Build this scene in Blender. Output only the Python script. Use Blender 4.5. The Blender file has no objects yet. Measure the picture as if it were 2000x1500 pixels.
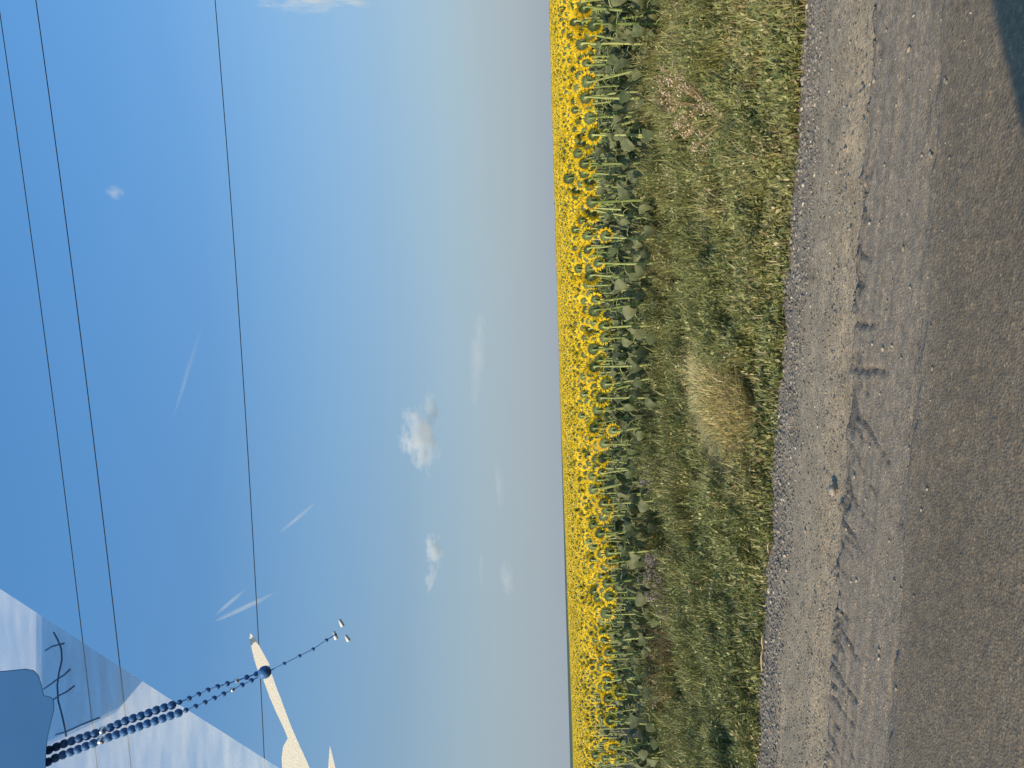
import bpy, math, random
import numpy as np
from mathutils import Vector, Matrix

random.seed(7)
rng = np.random.default_rng(11)
C = bpy.context.scene.collection
sc = bpy.context.scene
R = math.radians

# ------------------------------------------------------------------ camera model
H = 1.40
PITCH, ROLL, F = R(3.55), R(1.6), 1500.0
v = Vector((0, math.cos(PITCH), math.sin(PITCH)))
u0 = Vector((0, -math.sin(PITCH), math.cos(PITCH)))
r0 = Vector((1, 0, 0))
rt = r0 * math.cos(ROLL) + u0 * math.sin(ROLL)
rt = r0 * math.cos(ROLL) + u0 * math.sin(-ROLL)
up = u0 * math.cos(ROLL) + r0 * math.sin(ROLL)
CAM = Vector((0, 0, H))

def ray(X, Y):
    """photo pixel (2000x1500, lying on its side) -> direction with unit depth"""
    return v + rt * ((750 - Y) / F) + up * ((1000 - X) / F)

def gpt(X, Y, z=0.0):
    d = ray(X, Y); k = (z - H) / d.z
    return CAM + d * k

def dpt(X, Y, depth):
    return CAM + ray(X, Y) * depth

# road frame: s along the road (to the right), t away from the camera
TH = R(17.0)
CS, SN = math.cos(TH), math.sin(TH)
def st(x, y): return x * CS - y * SN, x * SN + y * CS
def xy(s, t): return s * CS + t * SN, -s * SN + t * CS

def edge_line(p, q):
    a = st(*gpt(*p)[:2]); b = st(*gpt(*q)[:2])
    m = (b[1] - a[1]) / (b[0] - a[0])
    return m, a[1] - m * a[0]
E_GRASS = edge_line((1573, 0), (1477, 1500))
E_ASPH = edge_line((1703, 0), (1607, 1500))
E_LANE = edge_line((1847, 0), (1745, 1500))

# ------------------------------------------------------------------ noise helpers
def _hash(ix, iy, seed):
    h = (ix.astype(np.int64) * 374761393 + iy.astype(np.int64) * 668265263 + seed * 144665) & 0xFFFFFFFF
    h = ((h ^ (h >> 13)) * 1274126177) & 0xFFFFFFFF
    return ((h ^ (h >> 16)) & 0xFFFF) / 65535.0
def vnoise(x, y, seed=0):
    x = np.asarray(x, float); y = np.asarray(y, float)
    ix, iy = np.floor(x), np.floor(y); fx, fy = x - ix, y - iy
    fx = fx * fx * (3 - 2 * fx); fy = fy * fy * (3 - 2 * fy)
    a = _hash(ix, iy, seed); b = _hash(ix + 1, iy, seed); c = _hash(ix, iy + 1, seed); d = _hash(ix + 1, iy + 1, seed)
    return (a * (1 - fx) + b * fx) * (1 - fy) + (c * (1 - fx) + d * fx) * fy
def fbm(x, y, seed=0, octv=4):
    s = 0; a = 0.5; tot = 0
    for k in range(octv):
        s = s + a * vnoise(np.asarray(x) * 2**k, np.asarray(y) * 2**k, seed + k * 17); tot += a; a *= 0.5
    return s / tot
def sstep(a, b, x):
    q = np.clip((np.asarray(x, float) - a) / (b - a), 0, 1); return q * q * (3 - 2 * q)

def t_grass(s): return E_GRASS[0] * s + E_GRASS[1] + 0.20 * (fbm(s * 1.6, s * 0 + 3.1, 5) - 0.5) + 0.10 * (vnoise(s * 7, s * 0, 9) - 0.5)
def t_asph(s): return E_ASPH[0] * s + E_ASPH[1] + 0.10 * (fbm(s * 3, s * 0 + 1.7, 21) - 0.5) + 0.045 * (vnoise(s * 16, s * 0, 29) - 0.5)
def t_lane(s): return E_LANE[0] * s + E_LANE[1] + 0.16 * (fbm(s * 1.5, s * 0 + 1.7, 41) - 0.5) + 0.04 * (vnoise(s * 13, s * 0, 49) - 0.5)
T0 = 9.25            # first row of sunflowers
PLANT = 0.95

def z_top(x, y):
    x = np.asarray(x, float); y = np.asarray(y, float)
    d = np.maximum(np.hypot(x, y), 0.1); u = np.clip(x / np.maximum(y, 0.5), -0.75, 0.75)
    near = 0.868 + 0.215 * u
    far = 0.94 + 0.415 * sstep(-0.48, 0.02, u)
    return near + (far - near) * sstep(9, 130, d)
def ground_z(x, y):
    x = np.asarray(x, float); y = np.asarray(y, float)
    s, t = st(x, y)
    zf = z_top(x, y) - PLANT
    tg = E_GRASS[0] * s + E_GRASS[1]
    k = sstep(tg, tg + (T0 - tg), t)
    z = -0.06 + 0.05 * sstep(tg - .3, tg + .2, t) + k * (zf + 0.01)
    return z + 0.02 * k * (fbm(x * 2, y * 2, 77) - .5)

# ------------------------------------------------------------------ mesh helpers
def tagp(o, label=None, cat=None, group=None, kind=None):
    if label: o['label'] = label
    if cat: o['category'] = cat
    if group: o['group'] = group
    if kind: o['kind'] = kind
    return o

def mesh_np(name, V, faces, mat, attrs=None, smooth=False):
    """faces: list of int arrays (n,k); attrs: {name: per-vertex float or color}"""
    me = bpy.data.meshes.new(name)
    V = np.asarray(V, np.float32)
    loops = []; starts = []; tot = []; n = 0
    for f in faces:
        f = np.asarray(f, np.int32)
        if len(f) == 0: continue
        k = f.shape[1]
        loops.append(f.ravel()); starts.append(n + np.arange(len(f), dtype=np.int32) * k)
        tot.append(np.full(len(f), k, np.int32)); n += f.size
    loops = np.concatenate(loops); starts = np.concatenate(starts); tot = np.concatenate(tot)
    me.vertices.add(len(V)); me.vertices.foreach_set('co', V.ravel())
    me.loops.add(len(loops)); me.loops.foreach_set('vertex_index', loops)
    me.polygons.add(len(starts)); me.polygons.foreach_set('loop_start', starts); me.polygons.foreach_set('loop_total', tot)
    if smooth: me.polygons.foreach_set('use_smooth', np.ones(len(starts), bool))
    me.update(calc_edges=True); me.validate()
    for an, av in (attrs or {}).items():
        av = np.asarray(av, np.float32)
        if av.ndim == 1:
            a = me.attributes.new(an, 'FLOAT', 'POINT'); a.data.foreach_set('value', av)
        else:
            a = me.attributes.new(an, 'FLOAT_COLOR', 'POINT')
            a.data.foreach_set('color', np.concatenate([av, np.ones((len(av), 1), np.float32)], 1).ravel())
    if mat: me.materials.append(mat)
    return me

def link(name, me, parent=None):
    o = bpy.data.objects.new(name, me); C.objects.link(o)
    if parent: o.parent = parent
    return o

class MB:
    """collects verts and faces"""
    def __init__(s): s.v = []; s.f = []
    def tube(s, pts, rad, n=6, cap=True):
        pts = [Vector(p) for p in pts]
        if not hasattr(rad, '__len__'): rad = [rad] * len(pts)
        base = len(s.v); ref = None
        for i, p in enumerate(pts):
            d = (pts[min(i + 1, len(pts) - 1)] - pts[max(i - 1, 0)]).normalized()
            if ref is None:
                ref = d.orthogonal().normalized()
            a = (ref - d * ref.dot(d)).normalized(); b = d.cross(a); ref = a
            for k in range(n):
                q = 2 * math.pi * k / n
                s.v.append(p + (a * math.cos(q) + b * math.sin(q)) * rad[i])
        for i in range(len(pts) - 1):
            for k in range(n):
                k2 = (k + 1) % n
                s.f.append((base + i * n + k, base + i * n + k2, base + (i + 1) * n + k2, base + (i + 1) * n + k))
        if cap:
            s.f.append(tuple(base + k for k in range(n))[::-1])
            s.f.append(tuple(base + (len(pts) - 1) * n + k for k in range(n)))
    def grid(s, rows):
        base = len(s.v); m = len(rows[0])
        for r_ in rows: s.v += [Vector(p) for p in r_]
        for i in range(len(rows) - 1):
            for j in range(m - 1):
                s.f.append((base + i * m + j, base + i * m + j + 1, base + (i + 1) * m + j + 1, base + (i + 1) * m + j))
    def prism(s, front, back):
        """closed solid between two matching outlines"""
        base = len(s.v); n = len(front)
        s.v += [Vector(p) for p in front] + [Vector(p) for p in back]
        s.f.append(tuple(base + k for k in range(n)))
        s.f.append(tuple(base + n + k for k in range(n))[::-1])
        for k in range(n):
            k2 = (k + 1) % n
            s.f.append((base + k, base + n + k, base + n + k2, base + k2))
    def mesh(s, name, mat, smooth=True):
        me = bpy.data.meshes.new(name)
        me.from_pydata([tuple(p) for p in s.v], [], s.f); me.update()
        if smooth: me.polygons.foreach_set('use_smooth', [True] * len(me.polygons))
        me.materials.append(mat) if mat else None; return me
    def obj(s, name, mat, parent=None, smooth=True): return link(name, s.mesh(name, mat, smooth), parent)

# ------------------------------------------------------------------ materials
def newmat(name):
    m = bpy.data.materials.new(name); m.use_nodes = True
    nt = m.node_tree; nt.nodes.clear()
    out = nt.nodes.new('ShaderNodeOutputMaterial')
    return m, nt, out
def N(nt, typ, **kw):
    n = nt.nodes.new(typ)
    for k, val in kw.items():
        if k in n.inputs: n.inputs[k].default_value = val
        else: setattr(n, k, val)
    return n
def ramp(nt, stops):
    n = nt.nodes.new('ShaderNodeValToRGB'); e = n.color_ramp.elements
    while len(e) < len(stops): e.new(0.5)
    for el, (p, c) in zip(e, stops): el.position = p; el.color = (*c, 1)
    return n

def foliage(name, c1, c2, transl=0.3, rough=0.6, attr=None, scale=14.0, vary=True, spec=0.3):
    """two-tone leaf material: noise and per-object variation of the plant's own colour, with light passing through"""
    m, nt, out = newmat(name); L = nt.links
    if attr:
        col = N(nt, 'ShaderNodeAttribute', attribute_name=attr); colo = col.outputs['Color']
    else:
        tc = N(nt, 'ShaderNodeTexCoord'); nz = N(nt, 'ShaderNodeTexNoise', Scale=scale, Detail=4.0)
        L.new(tc.outputs['Object'], nz.inputs['Vector'])
        oi = N(nt, 'ShaderNodeObjectInfo')
        ad = N(nt, 'ShaderNodeMath', operation='ADD'); L.new(nz.outputs['Fac'], ad.inputs[0])
        mu = N(nt, 'ShaderNodeMath', operation='MULTIPLY_ADD'); L.new(oi.outputs['Random'], mu.inputs[0])
        mu.inputs[1].default_value = 0.5 if vary else 0; mu.inputs[2].default_value = -0.25 if vary else 0
        L.new(mu.outputs[0], ad.inputs[1])
        rp = ramp(nt, [(0.3, c1), (0.7, c2)]); L.new(ad.outputs[0], rp.inputs[0]); colo = rp.outputs[0]
    p = N(nt, 'ShaderNodeBsdfPrincipled', Roughness=rough); p.inputs['Specular IOR Level'].default_value = spec
    L.new(colo, p.inputs['Base Color'])
    tr = N(nt, 'ShaderNodeBsdfTranslucent'); L.new(colo, tr.inputs['Color'])
    mx = N(nt, 'ShaderNodeMixShader'); mx.inputs[0].default_value = transl
    L.new(p.outputs[0], mx.inputs[1]); L.new(tr.outputs[0], mx.inputs[2]); L.new(mx.outputs[0], out.inputs['Surface'])
    return m

def solid(name, c1, c2, scale=20.0, rough=0.6, bump=0.0, spec=0.4, detail=5.0, metallic=0.0):
    m, nt, out = newmat(name); L = nt.links
    tc = N(nt, 'ShaderNodeTexCoord'); nz = N(nt, 'ShaderNodeTexNoise', Scale=scale, Detail=detail)
    L.new(tc.outputs['Object'], nz.inputs['Vector'])
    rp = ramp(nt, [(0.3, c1), (0.7, c2)]); L.new(nz.outputs['Fac'], rp.inputs[0])
    p = N(nt, 'ShaderNodeBsdfPrincipled', Roughness=rough, Metallic=metallic); p.inputs['Specular IOR Level'].default_value = spec
    L.new(rp.outputs[0], p.inputs['Base Color'])
    if bump:
        b = N(nt, 'ShaderNodeBump', Strength=bump, Distance=0.02); L.new(nz.outputs['Fac'], b.inputs['Height']); L.new(b.outputs[0], p.inputs['Normal'])
    L.new(p.outputs[0], out.inputs['Surface']); return m

M_leaf = foliage('sunflower_leaf', (0.080, 0.098, 0.038), (0.195, 0.198, 0.098), 0.2, 0.65)
M_stem = foliage('sunflower_stem', (0.21, 0.26, 0.078), (0.44, 0.46, 0.175), 0.05, 0.55, scale=9)
M_back = foliage('sunflower_bract', (0.095, 0.125, 0.045), (0.215, 0.245, 0.10), 0.15, 0.65, scale=40)
M_petal = foliage('sunflower_petal', (0.90, 0.56, 0.012), (0.97, 0.72, 0.028), 0.32, 0.55, scale=18)
M_disc = solid('seed_disc', (0.05, 0.03, 0.01), (0.20, 0.11, 0.02), 120, 0.8, 0.4)
M_bulk = foliage('field_plants', None, None, 0.28, 0.65, attr='tint')
M_verge = foliage('verge_plants', None, None, 0.25, 0.7, attr='tint', spec=0.2)

def soil_material():
    m, nt, out = newmat('soil'); L = nt.links
    tc = N(nt, 'ShaderNodeTexCoord')
    n1 = N(nt, 'ShaderNodeTexNoise', Scale=1.2, Detail=8.0); n2 = N(nt, 'ShaderNodeTexNoise', Scale=30.0, Detail=6.0)
    L.new(tc.outputs['Object'], n1.inputs['Vector']); L.new(tc.outputs['Object'], n2.inputs['Vector'])
    mx = N(nt, 'ShaderNodeMath', operation='ADD'); L.new(n1.outputs['Fac'], mx.inputs[0]); L.new(n2.outputs['Fac'], mx.inputs[1])
    rp = ramp(nt, [(0.35, (0.022, 0.02, 0.012)), (0.65, (0.055, 0.045, 0.028))])
    hf = N(nt, 'ShaderNodeMath', operation='MULTIPLY'); hf.inputs[1].default_value = 0.5
    L.new(mx.outputs[0], hf.inputs[0]); L.new(hf.outputs[0], rp.inputs[0])
    p = N(nt, 'ShaderNodeBsdfPrincipled', Roughness=0.95); L.new(rp.outputs[0], p.inputs['Base Color'])
    b = N(nt, 'ShaderNodeBump', Strength=0.6, Distance=0.03); L.new(n2.outputs['Fac'], b.inputs['Height']); L.new(b.outputs[0], p.inputs['Normal'])
    L.new(p.outputs[0], out.inputs['Surface']); return m
M_soil = soil_material()

def road_material():
    m, nt, out = newmat('asphalt'); L = nt.links
    tc = N(nt, 'ShaderNodeTexCoord')
    z = N(nt, 'ShaderNodeAttribute', attribute_name='zone')
    cr = N(nt, 'ShaderNodeAttribute', attribute_name='crack')
    big = N(nt, 'ShaderNodeTexNoise', Scale=1.6, Detail=6.0); mid = N(nt, 'ShaderNodeTexNoise', Scale=14.0, Detail=6.0)
    agg = N(nt, 'ShaderNodeTexVoronoi', Scale=95.0); agg2 = N(nt, 'ShaderNodeTexVoronoi', Scale=42.0)
    for n in (big, mid, agg, agg2): L.new(tc.outputs['Object'], n.inputs['Vector'])
    a = ramp(nt, [(0.3, (0.164, 0.123, 0.082)), (0.72, (0.214, 0.161, 0.109))]); L.new(big.outputs['Fac'], a.inputs[0])
    b = ramp(nt, [(0.3, (0.235, 0.178, 0.124)), (0.72, (0.308, 0.236, 0.168))]); L.new(mid.outputs['Fac'], b.inputs[0])
    mx = N(nt, 'ShaderNodeMix', data_type='RGBA'); L.new(z.outputs['Fac'], mx.inputs[0])
    L.new(a.outputs[0], mx.inputs[6]); L.new(b.outputs[0], mx.inputs[7])
    # stones in the mix: each cell its own grey
    ac = N(nt, 'ShaderNodeSeparateColor'); L.new(agg.outputs['Color'], ac.inputs[0])
    ar = ramp(nt, [(0.0, (0.68, 0.68, 0.68)), (0.7, (1.0, 1.0, 1.0)), (0.93, (1.2, 1.16, 1.1)), (1.0, (1.8, 1.72, 1.6))]); L.new(ac.outputs[0], ar.inputs[0])
    ml = N(nt, 'ShaderNodeMix', data_type='RGBA', blend_type='MULTIPLY'); ml.inputs[0].default_value = 0.65
    L.new(mx.outputs[2], ml.inputs[6]); L.new(ar.outputs[0], ml.inputs[7])
    ac2 = N(nt, 'ShaderNodeSeparateColor'); L.new(agg2.outputs['Color'], ac2.inputs[0])
    ar2 = ramp(nt, [(0.0, (0.72, 0.72, 0.72)), (0.5, (1, 1, 1)), (1.0, (1.25, 1.22, 1.15))]); L.new(ac2.outputs[1], ar2.inputs[0])
    ml2 = N(nt, 'ShaderNodeMix', data_type='RGBA', blend_type='MULTIPLY'); ml2.inputs[0].default_value = 0.6
    L.new(ml.outputs[2], ml2.inputs[6]); L.new(ar2.outputs[0], ml2.inputs[7])
    dk = N(nt, 'ShaderNodeMix', data_type='RGBA'); L.new(cr.outputs['Fac'], dk.inputs[0])
    L.new(ml2.outputs[2], dk.inputs[6]); dk.inputs[7].default_value = (0.05, 0.046, 0.043, 1)
    p = N(nt, 'ShaderNodeBsdfPrincipled', Roughness=0.85); L.new(dk.outputs[2], p.inputs['Base Color'])
    p.inputs['Specular IOR Level'].default_value = 0.3
    bp = N(nt, 'ShaderNodeBump', Strength=0.55, Distance=0.006); L.new(agg.outputs['Distance'], bp.inputs['Height'])
    bp2 = N(nt, 'ShaderNodeBump', Strength=0.5, Distance=0.012); L.new(mid.outputs['Fac'], bp2.inputs['Height'])
    L.new(bp.outputs[0], bp2.inputs['Normal']); L.new(bp2.outputs[0], p.inputs['Normal'])
    L.new(p.outputs[0], out.inputs['Surface']); return m
M_road = road_material()

def shoulder_material():
    m, nt, out = newmat('packed_gravel'); L = nt.links
    tc = N(nt, 'ShaderNodeTexCoord')
    z = N(nt, 'ShaderNodeAttribute', attribute_name='zone')
    mid = N(nt, 'ShaderNodeTexNoise', Scale=5.0, Detail=8.0); fine = N(nt, 'ShaderNodeTexNoise', Scale=60.0, Detail=6.0)
    agg = N(nt, 'ShaderNodeTexVoronoi', Scale=75.0)
    for n in (mid, fine, agg): L.new(tc.outputs['Object'], n.inputs['Vector'])
    a = ramp(nt, [(0.3, (0.285, 0.218, 0.145)), (0.7, (0.365, 0.282, 0.192))]); L.new(mid.outputs['Fac'], a.inputs[0])
    b = ramp(nt, [(0.3, (0.170, 0.138, 0.102)), (0.7, (0.30, 0.242, 0.178))]); L.new(mid.outputs['Fac'], b.inputs[0])
    mx = N(nt, 'ShaderNodeMix', data_type='RGBA'); L.new(z.outputs['Fac'], mx.inputs[0]); L.new(a.outputs[0], mx.inputs[6]); L.new(b.outputs[0], mx.inputs[7])
    ac = N(nt, 'ShaderNodeSeparateColor'); L.new(agg.outputs['Color'], ac.inputs[0])
    ar = ramp(nt, [(0.0, (0.55, 0.55, 0.56)), (0.6, (1.0, 1.0, 1.0)), (1.0, (1.35, 1.3, 1.22))]); L.new(ac.outputs[0], ar.inputs[0])
    ml = N(nt, 'ShaderNodeMix', data_type='RGBA', blend_type='MULTIPLY'); ml.inputs[0].default_value = 0.7
    L.new(mx.outputs[2], ml.inputs[6]); L.new(ar.outputs[0], ml.inputs[7])
    p = N(nt, 'ShaderNodeBsdfPrincipled', Roughness=0.95); L.new(ml.outputs[2], p.inputs['Base Color'])
    p.inputs['Specular IOR Level'].default_value = 0.2
    bp = N(nt, 'ShaderNodeBump', Strength=0.4, Distance=0.010); L.new(agg.outputs['Distance'], bp.inputs['Height'])
    bp2 = N(nt, 'ShaderNodeBump', Strength=0.35, Distance=0.015); L.new(fine.outputs['Fac'], bp2.inputs['Height'])
    L.new(bp.outputs[0], bp2.inputs['Normal']); L.new(bp2.outputs[0], p.inputs['Normal'])
    L.new(p.outputs[0], out.inputs['Surface']); return m
M_shoulder = shoulder_material()

def tint_solid(name, rough=0.9):
    m, nt, out = newmat(name); L = nt.links
    a = N(nt, 'ShaderNodeAttribute', attribute_name='tint')
    p = N(nt, 'ShaderNodeBsdfPrincipled', Roughness=rough); L.new(a.outputs['Color'], p.inputs['Base Color'])
    p.inputs['Specular IOR Level'].default_value = 0.25
    L.new(p.outputs[0], out.inputs['Surface']); return m
M_stone = tint_solid('stones')

# ------------------------------------------------------------------ ground, road, shoulder
def axis(fine, step, coarse):
    a, b = fine
    return np.array(sorted(set([c for c in coarse if c < a or c > b] + list(np.arange(a, b + 1e-6, step)))))
def tensor(S, T):
    n, m = len(S), len(T)
    i, j = np.meshgrid(np.arange(n - 1), np.arange(m - 1), indexing='ij')
    q = np.stack([i * m + j, (i + 1) * m + j, (i + 1) * m + j + 1, i * m + j + 1], -1).reshape(-1, 4)
    SS, TT = np.meshgrid(S, T, indexing='ij')
    return SS.ravel(), TT.ravel(), q

# ground: polar sheet out to the horizon
rad = np.concatenate([np.linspace(0.4, 22, 110), np.geomspace(22.5, 5000, 70)])
ang = np.concatenate([np.linspace(-R(50), R(50), 220), np.linspace(R(52), R(308), 60)])
AA, RR = np.meshgrid(ang, rad, indexing='ij')
gx, gy = (RR * np.sin(AA)).ravel(), (RR * np.cos(AA)).ravel()
gz = ground_z(gx, gy)
_, _, gq = tensor(ang, rad)
m_ = len(rad); n_ = len(ang)
wrap = np.stack([(n_ - 1) * m_ + np.arange(m_ - 1), np.arange(m_ - 1), np.arange(1, m_), (n_ - 1) * m_ + np.arange(1, m_)], -1)
d_ = np.hypot(gx, gy)
gz = np.where(d_ > 400, np.minimum(gz, 0.2), gz)
gz = gz - 0.25 * sstep(30, 80, d_)
cap_ = np.array([[i * m_, ((i + 1) % n_) * m_, len(gx)] for i in range(n_)])
g = link('ground', mesh_np('ground', np.concatenate([np.stack([gx, gy, gz], -1), [[0, 0, -0.06]]]), [gq, wrap, cap_], M_soil, smooth=True))
tagp(g, 'bare brown soil beneath the verge and the sunflower rows', 'ground', kind='structure')

# cracks in the broken asphalt edge, as lines on the ground
CR = [[(1648, 936), (1656, 955), (1672, 985), (1692, 1013), (1710, 1032)], [(1652, 800), (1668, 812), (1690, 828), (1703, 852), (1722, 880), (1735, 900)],
      [(1648, 1020), (1662, 1040), (1685, 1075)], [(1620, 1290), (1640, 1318), (1655, 1345), (1684, 1385)], [(1628, 1200), (1650, 1240), (1680, 1290)],
      [(1664, 716), (1680, 724), (1720, 722), (1735, 726)], [(1662, 628), (1690, 634), (1715, 633)], [(1662, 490), (1680, 494), (1700, 508)],
      [(1785, 850), (1778, 868)], [(1682, 260), (1692, 268)]]
rc = random.Random(3); Y = 690
THIN = len(CR)
while Y < 1530:
    X = 1703 - 96 * Y / 1500 + rc.uniform(-6, 4); dx = rc.uniform(14, 62); dy = dx * rc.uniform(.5, 1.7); pts = [(X, Y)]
    for q in (.3, .65, 1.0): pts.append((X + dx * q + rc.uniform(-4, 4), Y + dy * q * (.7 + .5 * q) + rc.uniform(-4, 4)))
    CR.append(pts); Y += rc.uniform(14, 46)
for Y0 in (60, 180, 330, 410, 520, 585): CR.append([(1703 - 96 * Y0 / 1500, Y0), (1712 - 96 * Y0 / 1500, Y0 + 14), (1724 - 96 * Y0 / 1500, Y0 + rc.uniform(0, 40))])
CRst = [[st(*gpt(*p)[:2]) for p in c] for c in CR]
S = axis((-6.5, 5.5), 0.0125, list(np.linspace(-400, 400, 81)) + [-7, 6])
T = axis((1.6, 4.4), 0.0125, list(np.linspace(-6.5, 1.5, 9)))
ss, tt, q = tensor(S, T)
ta, tl = t_asph(ss), t_lane(ss)
z = np.where(tt < ta, 0.0, -0.050) + 0.006 * (fbm(ss * 6, tt * 6, 88) - .5)
zl = sstep(-0.02, 0.02, tl - tt); z = z + 0.02 * zl
zone = 1 - np.clip((tl - tt) / 0.12 * 0.5 + 0.5, 0, 1)
crack = np.zeros_like(ss)
for ci, c in enumerate(CRst):
    for k in range(len(c) - 1):
        a = np.array(c[k]); b = np.array(c[k + 1])
        lo = np.minimum(a, b) - .12; hi = np.maximum(a, b) + .12
        ii = np.where((ss > lo[0]) & (ss < hi[0]) & (tt > lo[1]) & (tt < hi[1]))[0]
        if len(ii) == 0: continue
        P = np.stack([ss[ii], tt[ii]], -1); ab = b - a
        w = np.clip(((P - a) @ ab) / (ab @ ab), 0, 1)
        wob = 0.024 * (fbm(P[:, 0] * 30, P[:, 1] * 30, 3) - .5)
        dist = np.hypot(*(P - a - w[:, None] * ab).T) + wob
        wid = (0.016 if ci < THIN else 0.0085) * (1 - 0.75 * (k + w) / (len(c) - 1))
        crack[ii] = np.maximum(crack[ii], np.clip((wid - dist) / 0.012 + .4, 0, 1))
# crumbled holes right at the edge
brk = sstep(0.55, 0.66, fbm(ss * 12, tt * 12, 55)) * sstep(0.15, 0.03, np.abs(ta - tt - 0.03))
brk2 = sstep(0.62, 0.72, fbm(ss * 5, tt * 9, 155)) * sstep(0.10, 0.02, np.abs(tl - tt + 0.03)) * 0.5
rim = sstep(0.060, 0.010, np.abs(ta - tt + .012)) * sstep(.34, .50, fbm(ss * 9, tt * 16, 56)) * 1.15
crack = np.maximum(crack * .75, np.maximum(np.maximum(brk * 0.9, brk2), rim))
z = z - 0.022 * crack + 0.010 * (fbm(ss * 1.3, tt * 22, 301, 3) - .5) * (1 - zl) + 0.004 * (fbm(ss * 1.3, tt * 16, 302, 3) - .5)
px_, py_ = xy(ss, tt)
rd = link('road', mesh_np('road', np.stack([px_, py_, z], -1), [q], M_road, {'zone': zone, 'crack': np.clip(crack, 0, 1) * 0.66}))
tagp(rd, 'worn grey asphalt road with a crumbling cracked edge', 'road', kind='structure')

S = axis((-8, 7), 0.02, list(np.linspace(-400, 400, 81)))
T = np.arange(-0.10, 1.75, 0.02)
ss, vv, q = tensor(S, T)
ta, tg = t_asph(ss), t_grass(ss)
tt = ta + vv
z = -0.030 + 0.034 * sstep(0.0, 0.30, vv) + 0.022 * (fbm(ss * 5, tt * 5, 64) - .5) + 0.006 * (vnoise(ss * 30, tt * 30, 65) - .5)
z = z - 0.05 * sstep(0.0, 0.4, tt - tg)
zone = np.clip(sstep(0.55, 0.12, tg - tt) + 0.35 * (fbm(ss * 2, tt * 2, 31) - .5), 0, 1)
px_, py_ = xy(ss, tt)
sh = link('gravel_shoulder', mesh_np('gravel_shoulder', np.stack([px_, py_, z], -1), [q], M_shoulder, {'zone': zone}, smooth=True))
tagp(sh, 'packed beige gravel shoulder between asphalt and grass', 'shoulder', kind='structure')

# loose stones
def stone_bank(n, s_, t_, size, z0, cols, seed):
    rg = np.random.default_rng(seed)
    ico = np.array([(0, 0, 1)] + [(math.cos(a) * .89, math.sin(a) * .89, .45) for a in np.arange(5) * R(72)] +
                   [(math.cos(a + R(36)) * .89, math.sin(a + R(36)) * .89, -.45) for a in np.arange(5) * R(72)] + [(0, 0, -1)])
    tri = [(0, 1 + k, 1 + (k + 1) % 5) for k in range(5)] + [(1 + k, 6 + k, 1 + (k + 1) % 5) for k in range(5)] + \
          [(1 + (k + 1) % 5, 6 + k, 6 + (k + 1) % 5) for k in range(5)] + [(11, 6 + (k + 1) % 5, 6 + k) for k in range(5)]
    tri = np.array(tri)
    V = ico[None] * (1 + 0.45 * (rg.random((n, 12, 1)) - .5)) * size[:, None, None] * np.stack([1 + .5 * rg.random(n), .7 + .4 * rg.random(n), .45 + .35 * rg.random(n)], -1)[:, None]
    a = rg.random(n) * 6.283; ca, sa = np.cos(a)[:, None], np.sin(a)[:, None]
    x = V[..., 0] * ca - V[..., 1] * sa; y = V[..., 0] * sa + V[..., 1] * ca
    X, Y = xy(s_, t_)
    V = np.stack([x + X[:, None], y + Y[:, None], V[..., 2] + z0[:, None]], -1).reshape(-1, 3)
    Fc = (tri[None] + 12 * np.arange(n)[:, None, None]).reshape(-1, 3)
    return V, Fc, np.repeat(cols, 12, axis=0)
n = 15000
s_ = rng.uniform(-7.5, 6.5, n); ta, tg = t_asph(s_), t_grass(s_)
k = rng.random(n); k = np.where(rng.random(n) < .6, 1 - (1 - k) ** 0.5 * 0 - (k * .45), k)
t_ = ta + 0.05 + (tg - ta + .05) * k
size = 0.0032 + 0.0095 * rng.random(n) ** 2.8 * (0.28 + 1.0 * sstep(.3, .9, k)) + 0.002
gcol = np.array([(.20, .172, .145), (.28, .235, .185), (.115, .104, .098), (.46, .39, .30), (.24, .195, .15)])[rng.choice(5, n, p=[.34, .26, .2, .05, .15])] * (0.75 + .5 * rng.random((n, 1)))
z0 = 0.002 + 0.022 * (fbm(s_ * 5, t_ * 5, 64) - .5) - 0.02 * sstep(.15, 0, t_ - ta)
V1, F1, C1 = stone_bank(n, s_, t_, size, z0 + 0.004, gcol, 3)
n2 = 900
s_ = rng.uniform(-6, 5, n2); t_ = t_asph(s_) - 0.02 - 0.9 * rng.random(n2) ** 1.6
size2 = 0.003 + 0.007 * rng.random(n2) ** 3
gcol2 = np.array([(.24, .21, .17), (.36, .31, .24)])[rng.choice(2, n2)] * (0.7 + .5 * rng.random((n2, 1)))
V2, F2, C2 = stone_bank(n2, s_, t_, size2, np.where(t_ < t_lane(s_), 0.021, 0.002) + size2 * .3, gcol2, 4)
gr = link('gravel', mesh_np('gravel', np.concatenate([V1, V2]), [np.concatenate([F1, F2 + len(V1)])], M_stone, {'tint': np.concatenate([C1, C2])}))
tagp(gr, 'loose grey and tan pebbles scattered over the road shoulder', 'gravel', kind='stuff')

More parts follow.
